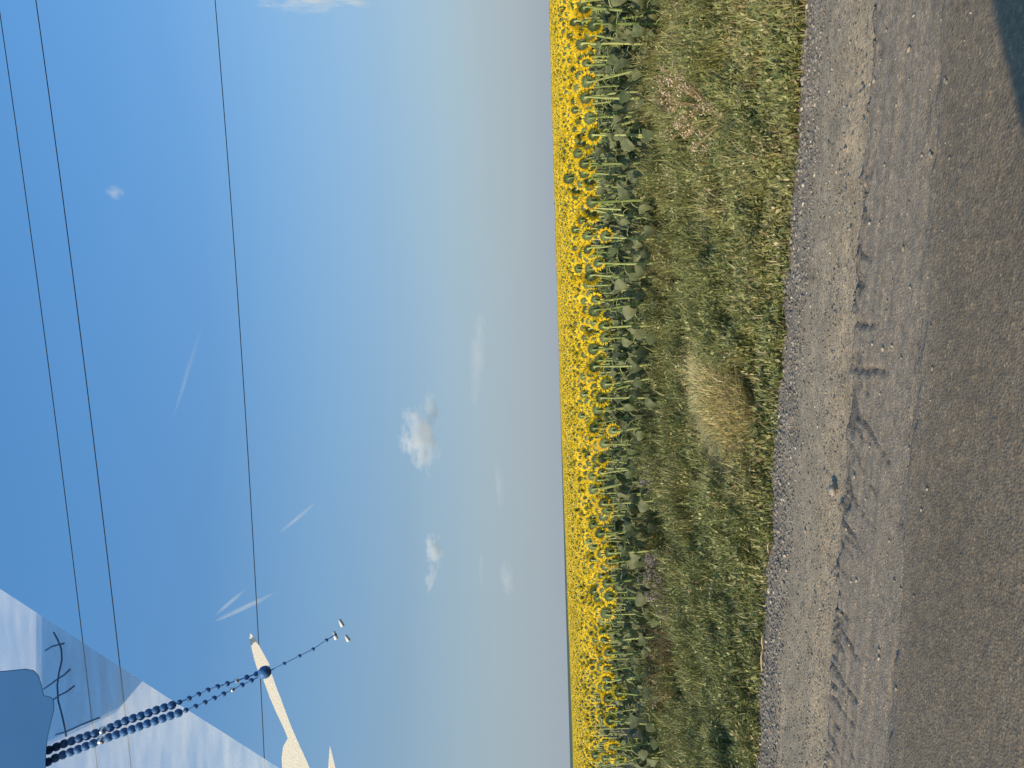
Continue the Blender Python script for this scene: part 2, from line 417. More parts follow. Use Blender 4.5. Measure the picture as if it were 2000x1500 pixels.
# ------------------------------------------------------------------ sunflowers: libraries of parts
def leaf_mesh(L_, W_, droop, fold, seed):
    rr = random.Random(seed); mb = MB()
    pl = L_ * rr.uniform(0.55, 0.8)
    pts = [(0, 0, 0)]; a = R(rr.uniform(35, 60)); x = z = 0
    for k in range(5):                                    # petiole arching up and out
        a -= R(rr.uniform(10, 24)); x += pl / 5 * math.cos(a); z += pl / 5 * math.sin(a); pts.append((x, 0, z))
    mb.tube(pts, [0.0055, .005, .0045, .004, .0036, .003], 5)
    rows = []; n = 7; px, pz = x, z
    for i in range(n):
        q = i / (n - 1)
        w = W_ * (math.sin(math.pi * min(1, (q + 0.16) / 1.16) ** 0.62) ** 0.9) * (1 if q < .98 else .05)
        if i == 0: w = W_ * 0.42
        row = []
        for j in (-1, -.5, 0, .5, 1):
            back = -0.05 * L_ * abs(j) if i == 0 else 0
            ser = 0.006 * rr.uniform(-1, 1) if abs(j) == 1 else 0
            row.append((px + back, j * (w / 2 + ser), pz + abs(j) * w * fold + 0.006 * rr.uniform(-1, 1)))
        rows.append(row)
        a -= R(droop / n) * rr.uniform(.6, 1.4)
        px += L_ / n * math.cos(a); pz += L_ / n * math.sin(a)
    mb.grid(rows)
    me = mb.mesh('leaf', M_leaf); me.materials.append(M_stem)
    for p in me.polygons:
        if p.index < 5 * 5 + 2: p.material_index = 1
    return me
LEAF = [leaf_mesh(random.uniform(.17, .24), random.uniform(.13, .19), random.uniform(70, 125), random.uniform(-.12, .28), 100 + k) for k in range(14)]
SMALL = [leaf_mesh(random.uniform(.08, .12), random.uniform(.05, .075), random.uniform(20, 90), random.uniform(0, .3), 200 + k) for k in range(6)]

def stem_mesh(seed):
    rr = random.Random(seed); mb = MB()
    b1, b2 = rr.uniform(-.03, .03), rr.uniform(-.03, .03)
    pts = []
    for k in range(9):
        q = k / 8
        pts.append((b1 * math.sin(q * 3.0), -0.035 * q * q, 0.88 * q))
    pts += [(0, -.047, .925), (0, -.050, .962), (0, -.044, .986), (0, -.028, 1.0)]
    base = b1 * math.sin(3.0)
    pts = [(x + (0 if i < 9 else base * (1 - (i - 8) / 4)), y, z) for i, (x, y, z) in enumerate(pts)]
    rad_ = [0.0165, .0165, .016, .0155, .015, .0145, .014, .013, .012, .0115, .011, .013, .020]
    mb.tube(pts, rad_, 7)
    return mb.mesh('stem', M_stem)
STEM = [stem_mesh(k) for k in range(6)]

def head_meshes(seed):
    rr = random.Random(seed); Rd = rr.uniform(.054, .066)
    # receptacle, seen from behind; the flower faces +Y
    mb = MB(); prof = [(0.010, -.032), (.028, -.030), (Rd * .75, -.022), (Rd, -.008), (Rd * 1.02, .004)]
    nn = 18; rows = []
    for r_, y in prof:
        rows.append([(r_ * math.cos(k * 2 * math.pi / nn), y, r_ * math.sin(k * 2 * math.pi / nn)) for k in range(nn + 1)])
    mb.grid(rows)
    mb.f.append(tuple(range(nn)))
    for ring, (n, r1, ln, y0) in enumerate([(13, Rd * .72, Rd * .62, -.023), (15, Rd * .9, Rd * .6, -.012)]):
        for k in range(n):
            a = 2 * math.pi * (k + .5 * ring + rr.uniform(-.2, .2)) / n
            e = Vector((math.cos(a), 0, math.sin(a))); tn = Vector((-math.sin(a), 0, math.cos(a))); yv = Vector((0, 1, 0))
            w = Rd * .24; l_ = ln * rr.uniform(.75, 1.3); cur = rr.uniform(-.02, .012)
            p0 = e * r1 + yv * y0; p1 = e * (r1 + l_ * .5) + yv * (y0 - .004); p2 = e * (r1 + l_) + yv * (y0 + cur)
            b = len(mb.v); mb.v += [p0 - tn * w, p0 + tn * w, p1 + tn * w * .7, p1 - tn * w * .7, p2]
            mb.f += [(b, b + 1, b + 2, b + 3), (b + 3, b + 2, b + 4)]
    back = mb.mesh('flower_head', M_back)
    mb = MB()
    for ring, n in enumerate((19, 17)):
        for k in range(n):
            a = 2 * math.pi * (k + .5 * ring + rr.uniform(-.3, .3)) / n
            e = Vector((math.cos(a), 0, math.sin(a))); tn = Vector((-math.sin(a), 0, math.cos(a))); yv = Vector((0, 1, 0))
            L_ = rr.uniform(.055, .080); w = rr.uniform(.010, .0145); tw = rr.uniform(-.35, .35)
            cv = rr.uniform(-.012, .030); rows = []
            for q, ww in ((0, .55), (.3, 1.0), (.65, .85), (1.0, .08)):
                p = e * (Rd * .93 + L_ * q) + yv * (.002 + ring * .004 + cv * q * q)
                ax = (tn * math.cos(tw * q) + yv * math.sin(tw * q)) * w * ww
                rows.append((p - ax, p + yv * .0025, p + ax))
            mb.grid(rows)
    pet = mb.mesh('petal_ring', M_petal)
    mb = MB(); rows = []
    for r_, y in ((Rd * .98, .005), (Rd * .8, .016), (Rd * .45, .019), (.004, .015)):
        rows.append([(r_ * math.cos(-k * 2 * math.pi / 14), y, r_ * math.sin(-k * 2 * math.pi / 14)) for k in range(15)])
    mb.grid(rows); dsc = mb.mesh('seed_disc', M_disc)
    return back, pet, dsc
HEAD = [head_meshes(300 + k) for k in range(8)]

ORD = ('first second third fourth fifth sixth seventh eighth ninth tenth eleventh twelfth thirteenth fourteenth fifteenth sixteenth seventeenth eighteenth nineteenth').split()
TENS = {20: 'twent', 30: 'thirt', 40: 'fort', 50: 'fift', 60: 'sixt', 70: 'sevent'}
def ordinal(k):
    if k < 20: return ORD[k - 1]
    t_, o_ = k // 10 * 10, k % 10
    return TENS[t_] + 'ieth' if o_ == 0 else TENS[t_] + 'y-' + ORD[o_ - 1]

def make_sunflower(x, y, zg, ht, nleaf, rr, yaw=None, scale=1.0, low=0.12):
    root = bpy.data.objects.new('sunflower', None); C.objects.link(root)
    root.location = (x, y, zg); root.empty_display_size = 0.1
    root.rotation_euler = (R(rr.gauss(0, 2.5)), R(rr.gauss(-1.5, 4.6)), 0)
    if yaw is None: yaw = rr.gauss(-8, 24)
    yr = R(yaw)
    st_ = link('stem', STEM[rr.randrange(6)], root); st_.scale = (scale * rr.uniform(.85, 1.15),) * 2 + (ht,); st_.rotation_euler = (0, 0, yr)
    st_.scale.y = 1.0; 
    phase = rr.uniform(0, 360)
    for k in range(nleaf):
        q = low + (0.90 - low) * (k + rr.uniform(0, .6)) / nleaf
        big = q < .78
        lf = link('leaf', rr.choice(LEAF if big else SMALL), root)
        a = R(phase + 137.5 * k + rr.uniform(-25, 25))
        lf.location = (0, -0.035 * q * q, q * ht); lf.rotation_euler = (R(rr.uniform(-18, 18)), R(rr.uniform(-12, 22)), a)
        s_ = scale * rr.uniform(.75, 1.12) * (1 if big else rr.uniform(.8, 1.2)); lf.scale = (s_, s_, s_)
    b, p, d = HEAD[rr.randrange(8)]
    hd = link('flower_head', b, root)
    hd.location = (0, 0, ht); hs = scale * rr.uniform(.72, .98); hd.scale = (hs, hs, hs)
    hd.rotation_euler = (R(rr.gauss(2, 9)), R(rr.uniform(0, 360)) * 0 + R(rr.uniform(-20, 20)), yr)
    link('petal_ring', p, hd); link('seed_disc', d, hd)
    return root

# heads read off the photograph: (pixel x, pixel y) on the photo lying on its side
HP = [(1116, 13), (1122, 58), (1135, 103), (1142, 132), (1120, 175), (1122, 222), (1142, 193), (1110, 342), (1134, 366), (1144, 414), (1123, 455),
      (1154, 435), (1151, 511), (1128, 510), (1154, 543), (1137, 555), (1131, 536), (1141, 587), (1145, 608), (1151, 632), (1160, 710), (1138, 722),
      (1156, 665), (1148, 678), (1157, 743), (1135, 820), (1148, 846), (1152, 878), (1172, 905), (1160, 940), (1175, 975), (1157, 1006), (1171, 1034), (1150, 1055),
      (1157, 1072), (1158, 1105), (1172, 1121), (1166, 1183), (1163, 1142), (1169, 1210), (1180, 1245), (1172, 1290), (1184, 1318), (1174, 1345), (1169, 1372), (1177, 1414), (1161, 1467), (1180, 1471),
      (1134, 262), (1128, 300), (1136, 282), (1140, 322), (1125, 390), (1147, 475), (1148, 775), (1152, 800), (1140, 30), (1134, -20), (1128, -60), (1185, 1520), (1178, 1560), (1182, 1600)]
rs = random.Random(5)
front = []; used = []
for X, Y in HP:
    d = ray(X, Y)
    dn = d.x * SN + d.y * CS
    for row in range(5):
        k = (T0 + row * 0.7 + rs.uniform(-.07, .07)) / dn
        P = CAM + d * k
        if P.z < float(z_top(P.x, P.y)) + 0.10 or row == 4: break
    zg = float(ground_z(P.x, P.y)); used.append((*st(P.x, P.y), row))
    front.append((P.x, P.y, zg, max(.62, P.z - zg), row))
plants = list(front)
for row in range(0, 9):
    s_ = -9.0 - row * .3
    while s_ < 5.4 + row * .25:
        s_ += 0.205 * rs.uniform(.6, 1.5)
        t_ = T0 + row * .7 + (rs.choice((-.22, -.1, 0, 0, .05, .2)) + rs.uniform(-.08, .08) if row == 0 else rs.uniform(-.12, .12))
        if row == 0 and rs.random() < .12: continue
        if row < 5 and any(r_ == row and abs(a - s_) < .17 for a, b, r_ in used): continue
        x, y = xy(s_, t_)
        if abs(x / y) > .62: continue
        zt = float(z_top(x, y)); zg = float(ground_z(x, y))
        ht = zt - zg + rs.gauss(-0.005, .045) + (0.03 if row else 0.0)
        plants.append((x, y, zg, ht, row))
inside = [p for p in plants if abs(p[0] / p[1]) < .545]
inside.sort(key=lambda p: (p[4], math.hypot(p[0], p[1])))
solo, rest = inside[:300], inside[300:] + [p for p in plants if abs(p[0] / p[1]) >= .545]
firsts = sorted([p for p in solo if p[4] == 0], key=lambda p: -p[0] / p[1])
look = ['with a pale straight stem', 'with a slightly leaning stem', 'with drooping grey-green leaves', 'with a bare lower stem', 'with a half-hidden flower head']
for i, p in enumerate(firsts):
    o = make_sunflower(*p[:4], rs.randrange(13, 18), rs, low=.08, scale=rs.uniform(.95, 1.12))
    tagp(o, 'front-row sunflower seen from behind, %s counted from the top edge of the photo' % ordinal(i + 1), 'sunflower', 'sunflowers in the front row along the verge')
for p in solo:
    if p[4] == 0: continue
    o = make_sunflower(*p[:4], 13 if p[4] == 1 else (10 if p[4] == 2 else 7), rs, low=.12 if p[4] < 3 else .35, scale=rs.uniform(.92, 1.08))
    tagp(o, 'yellow sunflower facing away, packed in the rows just behind the front row', 'sunflower', 'sunflowers in the rows behind the front row')

# ------------------------------------------------------------------ the rest of the field as one mass
def bulk_plants(P, npet, leaves, rg):
    """P: (n,4) x, y, ground z, height"""
    n = len(P); Vs = []; Fq = []; Ft = []; Cs = []; off = 0
    yaw = rg.normal(R(-8), R(26), n); tilt = rg.normal(R(3), R(12), n)
    f = np.stack([-np.sin(yaw) * np.cos(tilt), np.cos(yaw) * np.cos(tilt), np.sin(tilt)], -1)
    ex = np.stack([np.cos(yaw), np.sin(yaw), 0 * yaw], -1); ez = np.cross(ex, f)
    c = P[:, :3] + np.stack([0 * yaw, 0 * yaw, P[:, 3]], -1)
    hs = rg.uniform(.76, 1.05, n)[:, None]
    pc = np.array([.95, .635, .020]) * (0.85 + .25 * rg.random((n, 1))); gc = np.array([.125, .155, .058]) * (0.75 + .5 * rg.random((n, 1)))
    for k in range(npet):
        a = 2 * math.pi * k / npet + rg.uniform(-.2, .2, n)[:, None]
        e = ex * np.cos(a) + ez * np.sin(a); tn = -ex * np.sin(a) + ez * np.cos(a)
        w = 0.165 * math.sqrt(16 / npet) * 0.085
        cv = rg.uniform(-.012, .03, n)[:, None]; L_ = rg.uniform(.10, .135, n)[:, None]
        quad = np.stack([c + e * .045 * hs, c + (e * .088 - tn * w) * hs, c + e * L_ * hs + f * cv, c + (e * .088 + tn * w) * hs], 1)
        Vs.append(quad.reshape(-1, 3)); Fq.append(off + np.arange(n * 4).reshape(n, 4)); Cs.append(np.repeat(pc * (0.9 + .2 * rg.random((n, 1))), 4, 0)); off += n * 4
    m = 8
    ring = np.stack([c - f * .008 + (ex * math.cos(2 * math.pi * k / m) + ez * math.sin(2 * math.pi * k / m)) * .058 * hs for k in range(m)] + [c - f * .035], 1)
    Vs.append(ring.reshape(-1, 3)); b = off + np.arange(n)[:, None] * (m + 1)
    for k in range(m): Ft.append(np.concatenate([b + k, b + (k + 1) % m, b + m], 1))
    Cs.append(np.repeat(gc, m + 1, 0)); off += n * (m + 1)
    ring = np.stack([c + f * .012 + (ex * math.cos(2 * math.pi * k / m) + ez * math.sin(2 * math.pi * k / m)) * .056 * hs for k in range(m)], 1)
    Vs.append(ring.reshape(-1, 3)); b = off + np.arange(n)[:, None] * m
    Fo = np.concatenate([b + k for k in range(m)], 1); Cs.append(np.repeat(np.array([[.11, .06, .015]]), n * m, 0)); off += n * m
    g0 = P[:, :3]; sc_ = np.array([.46, .48, .19])
    st_ = np.stack([g0 + ex * .011, g0 - ex * .011, c - f * .05 - ex * .009, c - f * .05 + ex * .009], 1)
    Vs.append(st_.reshape(-1, 3)); Fq.append(off + np.arange(n * 4).reshape(n, 4)); Cs.append(np.repeat(sc_[None] * (0.8 + .4 * rg.random((n, 1))), 4, 0)); off += n * 4
    for k in range(leaves):
        a = rg.uniform(0, 6.283, n); hq = rg.uniform(.45, .92, n)[:, None]
        d = np.stack([np.cos(a), np.sin(a), 0 * a], -1); w = np.stack([-np.sin(a), np.cos(a), 0 * a], -1) * .065
        q0 = g0 + (c - g0) * hq; zz = np.array([0, 0, 1.])
        quad = np.stack([q0 + d * .07 + zz * .03, q0 + d * .14 + w - zz * .01, q0 + d * .21 - zz * .10, q0 + d * .14 - w - zz * .01], 1)
        Vs.append(quad.reshape(-1, 3)); Fq.append(off + np.arange(n * 4).reshape(n, 4))
        Cs.append(np.repeat(np.array([.14, .16, .08]) * (0.7 + .6 * rg.random((n, 1))), 4, 0)); off += n * 4
    return np.concatenate(Vs), np.concatenate(Fq), np.concatenate(Ft), Fo, np.concatenate(Cs)

def field_points(d0, d1, dens, rg, tmin):
    out = []
    row = 0; t_ = tmin
    while t_ < d1:
        smax = t_ * 1.5 + 3
        n = int(2 * smax * dens * .7)
        s_ = rg.uniform(-smax, smax, n); tj = t_ + rg.normal(0, .07, n)
        x, y = xy(s_, tj); d = np.hypot(x, y)
        ok = (np.abs(x / y) < .72) & (d >= d0) & (d < d1)
        out.append(np.stack([x[ok], y[ok]], -1)); t_ += .7
    P = np.concatenate(out)
    zg = z_top(P[:, 0], P[:, 1]) - PLANT - 0.01 * 0
    return np.concatenate([P, zg[:, None], (PLANT + rg.normal(0.0, .045, len(P)))[:, None]], 1)
def field_end(x, y):
    """distance at which the flowers stop: nearer on the left, where another green crop shows beyond"""
    u = x / y
    return 170 + 900 * sstep(-.10, .08, u)
rg = np.random.default_rng(4)
A0 = np.array([p[:4] for p in rest])
A1 = field_points(0, 34, 5.8, rg, T0 + 9 * .7)
A2 = field_points(34, 95, 2.6, rg, T0 + 9 * .7)
parts = [bulk_plants(A0, 20, 5, rg), bulk_plants(A1, 14, 2, rg), bulk_plants(A2, 8, 0, rg)]
VV, FQ, FT, FO, CC, off = [], [], [], [], [], 0
for a, b, c, d, e in parts:
    VV.append(a); FQ.append(b + off); FT.append(c + off); FO.append(d + off); CC.append(e); off += len(a)
# far canopy: a bumpy sheet of flowers at head height
fa = np.linspace(-R(40), R(40), 700); fr = np.geomspace(42, 1000, 60)
AA, RR = np.meshgrid(fa, fr, indexing='ij')
end = 170 + 900 * sstep(-.10, .08, np.tan(AA)); RR = np.minimum(RR, end)
fx, fy = (RR * np.sin(AA)).ravel(), (RR * np.cos(AA)).ravel()
bump = fbm(fx * 1.3, fy * .5, 91, 3) - .5
fz = z_top(fx, fy) - 0.10 * sstep(300, 40, np.hypot(fx, fy)) + 0.10 * bump * sstep(500, 60, np.hypot(fx, fy)) - 0.02
_, _, fq = tensor(fa, fr)
nz = rg.random(len(fx))[:, None]
fc = np.array([.76, .51, .022]) * (0.72 + .5 * nz) + np.array([-.25, -.05, .01]) * (rg.random((len(fx), 1)) < .22)
fc = np.clip(fc, .02, 1)
VV.append(np.stack([fx, fy, fz], -1)); FQ.append(fq + off); CC.append(fc)
fld = link('sunflower_field', mesh_np('sunflower_field', np.concatenate(VV), [np.concatenate(FQ), np.concatenate(FT), np.concatenate(FO)], M_bulk, {'tint': np.concatenate(CC)}))
tagp(fld, 'mass of yellow sunflowers stretching back to the horizon', 'sunflower field', kind='stuff')

# far green crop beyond the flowers
fa = np.linspace(-R(75), R(75), 200); fr = np.geomspace(150, 4500, 40)
AA, RR = np.meshgrid(fa, fr, indexing='ij'); fx, fy = (RR * np.sin(AA)).ravel(), (RR * np.cos(AA)).ravel()
fz = 0.82 + (H + 0.1 - 0.82) * sstep(150, 900, RR.ravel()) + 0.2 * (fbm(fx * .02, fy * .02, 13) - .5) * sstep(400, 1500, RR.ravel()) - 1.2 * sstep(2000, 4500, RR.ravel())
_, _, fq = tensor(fa, fr)
M_crop = solid('far_crop', (0.055, 0.085, 0.04), (0.085, 0.115, 0.055), 0.05, 0.9)
cr_ = link('far_field', mesh_np('far_field', np.stack([fx, fy, fz], -1), [fq], M_crop, smooth=True))
tagp(cr_, 'strip of dark green crop beyond the sunflowers on the skyline', 'far field', kind='structure')

M_bush = foliage('bush_leaf', (.030, .045, .020), (.06, .08, .035), .15, .8)
for X, Y, r_, lab in ((1083.5, 397, 3.2, 'tiny dark bush on the skyline, upper of two in the photo'), (1085.5, 449, 4.0, 'small dark bush on the skyline, larger of two')):
    dep = 210.0; c = dpt(X + 1.5, Y, dep); k = dep / F * r_; rr = random.Random(X); root = bpy.data.objects.new('distant_bush', None); C.objects.link(root); root.location = (c.x, c.y, c.z - 1.2 * k)
    tr = MB(); tr.tube([(0, 0, -.5), (0, 0, k)], .06, 6); tr.obj('trunk', M_stem, root)
    fo = MB()
    for q in range(500):
        d = Vector((rr.gauss(0, 1), rr.gauss(0, 1), rr.gauss(0, 1))).normalized() * k * rr.random() ** .4; d = Vector((d.x * 1.25, d.y, d.z * .75 + 1.2 * k))
        a = Vector((rr.gauss(0, 1), rr.gauss(0, 1), rr.gauss(0, 1))).normalized(); b_ = a.orthogonal().normalized(); z_ = k * .16; b = len(fo.v)
        fo.v += [d - a * z_, d + b_ * z_ * .6, d + a * z_, d - b_ * z_ * .6]; fo.f.append((b, b + 1, b + 2, b + 3))
    fo.obj('crown', M_bush, root, smooth=False); tagp(root, lab, 'bush', 'bushes on the skyline')

# ------------------------------------------------------------------ verge plants
def glow_and_dry(s_, t_):
    """flare glow painted as a straw-yellow patch, plus an olive, drier right half"""
    c = st(*gpt(1385, 785, .12)[:2])
    e = ((s_ - c[0]) / 0.46) ** 2 + ((t_ - c[1]) / 1.45) ** 2
    p = sstep(1.5, .4, e + 0.9 * (fbm(s_ * 3, t_ * 3, 15) - .5))
    side = .42 * sstep(-3.2, 2.0, s_) 
    return p, side
def veg_h(s_, t_):
    tg = E_GRASS[0] * s_ + E_GRASS[1]; q = np.clip((t_ - tg) / (T0 - tg), 0, 1.2)
    m = fbm(s_ * 1.7, t_ * 1.7, 61, 3); f = fbm(s_ * 7.5, t_ * 5.5, 62, 3)
    c = sstep(.42, .72, fbm(s_ * 2.6, t_ * 2.2, 63, 2))
    h = (0.10 + .115 * q) * (0.16 + .45 * sstep(.25, .75, m) + 2.8 * (f - .42) + 1.0 * c) + .11 * sstep(.74, 1.0, q) * sstep(.35, .65, fbm(s_ * 1.9, t_ * .9, 66, 2))
    return np.maximum(h, .02) * (0.55 + .45 * sstep(0, .12, q))
def verge(n, rg, kind):
    s_ = rg.uniform(-10.5, 6.8, n); tg = t_grass(s_)
    t_ = tg - .03 + (T0 + .5 - tg) * rg.random(n) ** 1.15
    x, y = xy(s_, t_); ok = np.abs(x / y) < .66; s_, t_, x, y = s_[ok], t_[ok], x[ok], y[ok]; n = len(x)
    h = veg_h(s_, t_); zg = ground_z(x, y)
    p, side = glow_and_dry(s_, t_)
    spot = fbm(s_ * 2.3, t_ * 2.3, 71, 3)
    dry = np.clip(p * 1.1 + side * (0.55 + 1.3 * (spot - .35)) + .5 * sstep(.45, .75, spot), 0.09, .92)  # straw share: real dryness plus the painted glow patch
    pick = rg.random(n)
    green = np.array([(.185, .200, .062), (.280, .275, .098), (.105, .125, .040), (.48, .45, .20)])[rg.choice(4, n, p=[.32, .32, .18, .18])]
    straw = np.array([(.46, .38, .17), (.36, .31, .12), (.56, .47, .26), (.30, .19, .10)])[rg.choice(4, n, p=[.36, .38, .16, .1])]
    olive = np.array([.315, .315, .112])
    is_straw = pick < dry * .72  # dry includes the painted glow patch
    col = np.where(is_straw[:, None], straw, green * (1 - side[:, None] * 1.5) + olive * side[:, None] * 1.5)
    col = col * (0.75 + .5 * rg.random((n, 1)))
    a = rg.uniform(0, 6.283, n); d = np.stack([np.cos(a), np.sin(a), 0 * a], -1); w = np.stack([-np.sin(a), np.cos(a), 0 * a], -1)
    zz = np.array([0, 0, 1.0]); b = np.stack([x, y, zg], -1)
    if kind in ('blade', 'stalk'):
        hh = (h * rg.uniform(.6, 1.35, n) + .02)[:, None]; ln = rg.uniform(.1, .8, n)[:, None] * hh; wd = rg.uniform(.0026, .0060, n)[:, None]
        if kind == 'stalk':
            hh = (h * .8 + rg.uniform(.03, .10, n))[:, None]; ln = rg.uniform(.1, .6, n)[:, None] * hh; wd = rg.uniform(.0022, .0038, n)[:, None]
            col = np.array([(.46, .42, .20), (.36, .37, .15), (.54, .45, .27), (.30, .19, .12)])[rg.choice(4, n, p=[.4, .35, .15, .1])] * (0.75 + .5 * rg.random((n, 1)))
        V = np.stack([b - w * wd, b + w * wd, b + d * ln * .35 + zz * hh * .65 + w * wd * .8, b + d * ln * .35 + zz * hh * .65 - w * wd * .8, b + d * ln + zz * hh * .95], 1)
        k = 5; q = np.arange(n)[:, None] * 5
        return V.reshape(-1, 3), np.concatenate([q, q + 1, q + 2, q + 3], 1), np.concatenate([q + 3, q + 2, q + 4], 1), np.repeat(col, 5, 0)
    else:                                              # small oval leaves held through the depth of the mat
        lift = (h * np.sqrt(rg.random(n)) * 1.05)[:, None]; L_ = rg.uniform(.016, .045, n)[:, None]; wd = L_ * rg.uniform(.18, .34, n)[:, None]
        tilt = rg.normal(.35, .6, n)[:, None]
        ax = d * np.cos(tilt) + zz * np.sin(tilt); rl = rg.normal(0, .5, n)[:, None]
        sd = w * np.cos(rl) + np.cross(ax, w) * np.sin(rl)
        o_ = b + zz * lift
        V = np.stack([o_, o_ + ax * L_ * .5 + sd * wd, o_ + ax * L_, o_ + ax * L_ * .5 - sd * wd], 1)
        return V.reshape(-1, 3), np.arange(n * 4).reshape(n, 4), np.zeros((0, 3), int), np.repeat(col, 4, 0)
rg = np.random.default_rng(8)
P1 = verge(300000, rg, 'blade'); P2 = verge(540000, rg, 'leaf'); P3 = verge(22000, rg, 'stalk')
VV = np.concatenate([P1[0], P2[0], P3[0]]); o2 = len(P1[0]); o3 = o2 + len(P2[0])
vg = link('verge_grass', mesh_np('verge_grass', VV, [np.concatenate([P1[1], P2[1] + o2, P3[1] + o3]), np.concatenate([P1[2], P3[2] + o3])], M_verge, {'tint': np.concatenate([P1[3], P2[3], P3[3]])}))
tagp(vg, 'low green and straw-coloured weeds and grass on the roadside verge', 'grass', kind='stuff')

# ------------------------------------------------------------------ single dried weeds standing in the verge
def weed_mesh(h, nst, spread, fluff, seed, tw):
    rr = random.Random(seed); stems = MB(); heads = MB()
    for k in range(nst):
        a = rr.uniform(0, 6.283); ln = h * rr.uniform(.5, 1.0); sp = spread * rr.uniform(.2, 1)
        tip = Vector((math.cos(a) * sp, math.sin(a) * sp, ln)); mid = Vector((math.cos(a) * sp * .35, math.sin(a) * sp * .35, ln * .55))
        stems.tube([(0, 0, 0), mid, tip], [tw, tw * .8, tw * .4], 4)
        for j in range(3):
            q = rr.uniform(.4, .95); base = mid.lerp(tip, q); a2 = a + rr.uniform(-1.4, 1.4); l2 = ln * rr.uniform(.12, .3)
            end = base + Vector((math.cos(a2) * l2 * .6, math.sin(a2) * l2 * .6, l2 * .8))
            stems.tube([base, end], [tw * .5, tw * .25], 3)
            for e in range(fluff):
                c = end + Vector((rr.gauss(0, .011), rr.gauss(0, .011), rr.gauss(0, .012)))
                d = Vector((rr.gauss(0, 1), rr.gauss(0, 1), rr.gauss(.6, 1))).normalized(); sd = d.orthogonal().normalized()
                L_ = rr.uniform(.010, .024); w = L_ * .28; b = len(heads.v)
                heads.v += [c, c + d * L_ * .5 + sd * w, c + d * L_, c + d * L_ * .5 - sd * w]; heads.f.append((b, b + 1, b + 2, b + 3))
    return stems, heads
def weedmat(n, a, b): return foliage(n, a, b, .15, .8, scale=30, spec=.1)
W_pur_s, W_pur_h = weedmat('purple_stalk', (.14, .10, .07), (.24, .18, .12)), weedmat('purple_seed', (.26, .19, .18), (.52, .40, .36))
W_brn_s, W_brn_h = weedmat('brown_stalk', (.20, .12, .06), (.32, .21, .11)), weedmat('brown_seed', (.16, .11, .055), (.33, .25, .13))
W_red_s, W_red_h = weedmat('russet_stalk', (.46, .29, .16), (.60, .42, .25)), weedmat('russet_seed', (.46, .30, .17), (.66, .48, .30))
WD = [  # pixel x, y of the foot, height, stems, spread, fluff, materials, label
    (1335, 1120, .30, 9, .16, 9, W_pur_s, W_pur_h, 'broad mauve-grey seeding weed in front of the sunflowers, lower of the mauve pair'),
    (1312, 1098, .24, 8, .13, 9, W_pur_s, W_pur_h, 'pale mauve seeding weed pushed against the sunflower leaves, upper of the mauve pair'),
    (1345, 1190, .20, 6, .12, 7, W_pur_s, W_pur_h, 'small mauve-brown seeding weed between the mauve weeds and the brown patch'),
    (1325, 912, .26, 8, .15, 8, W_pur_s, weedmat('violet_seed', (.16, .10, .14), (.30, .20, .27)), 'violet-tinted seeding weed below the dark gap in the sunflower row'),
    (1330, 940, .17, 6, .10, 8, W_pur_s, weedmat('violet_seed', (.16, .10, .14), (.30, .20, .27)), 'low violet-tinted weed beside the taller violet weed'),
    (1340, 1255, .30, 9, .20, 8, W_brn_s, W_brn_h, 'withered brown weed leaning on the sunflowers near the bottom of the photo'),
    (1340, 1295, .27, 9, .18, 9, W_brn_s, W_brn_h, 'bushy tan dried weed, largest of the brown ones by the sunflowers'),
    (1335, 1350, .26, 8, .18, 7, W_brn_s, W_brn_h, 'withered brown weed wrapped round a leaning sunflower stem'),
    (1345, 1420, .15, 6, .15, 6, W_brn_s, W_brn_h, 'thin low brown weed, last of the brown ones towards the photo bottom'),
    (1305, 770, .24, 7, .14, 8, W_red_s, W_red_h, 'russet dried weed at the top of the straw-yellow patch'),
    (1395, 205, .30, 14, .30, 9, W_red_s, W_red_h, 'fallen russet stalks sprawling in the verge, largest russet clump'),
    (1350, 165, .26, 11, .22, 9, W_red_s, W_red_h, 'smaller russet stalks just above the sprawling russet clump'),
    (1290, 14, .16, 4, .07, 10, W_pur_s, weedmat('pink_seed', (.40, .30, .29), (.60, .48, .46)), 'pale pink fluffy weed beside the sunflower stem at the photo top'),
    (1420, 235, .20, 7, .25, 5, W_red_s, W_red_h, 'short russet stalks lying lower in the verge'),
]
for i, (X, Y, h, ns, sp, fl, ms, mh, lab) in enumerate(WD):
    d = ray(X, Y); p = CAM + d * 5
    for k in np.linspace(4.5, 11.5, 400):
        p = CAM + d * float(k)
        if p.z <= float(ground_z(p.x, p.y)) + 0.05: break
    if Y < 60 or 880 < Y < 1500 and X < 1350 or Y == 770:
        s_, t_ = st(p.x, p.y)
        if t_ > T0 - .42: p.x, p.y = xy(s_, T0 - .42)
    stems, heads = weed_mesh(h * (1.9 if X < 1350 and Y > 880 else 1.45), int(ns * (2.0 if Y > 880 else 1.6)), sp * (1.5 if Y > 880 else 1.25), fl + (7 if Y > 880 else 3), 40 + i, .0036)
    root = bpy.data.objects.new('dry_weed', None); C.objects.link(root); root.location = (p.x, p.y, float(ground_z(p.x, p.y)))
    stems.obj('stalk', ms, root); heads.obj('seed_head', mh, root, smooth=False)
    tagp(root, lab, 'dry weed', 'dried weeds in the verge')

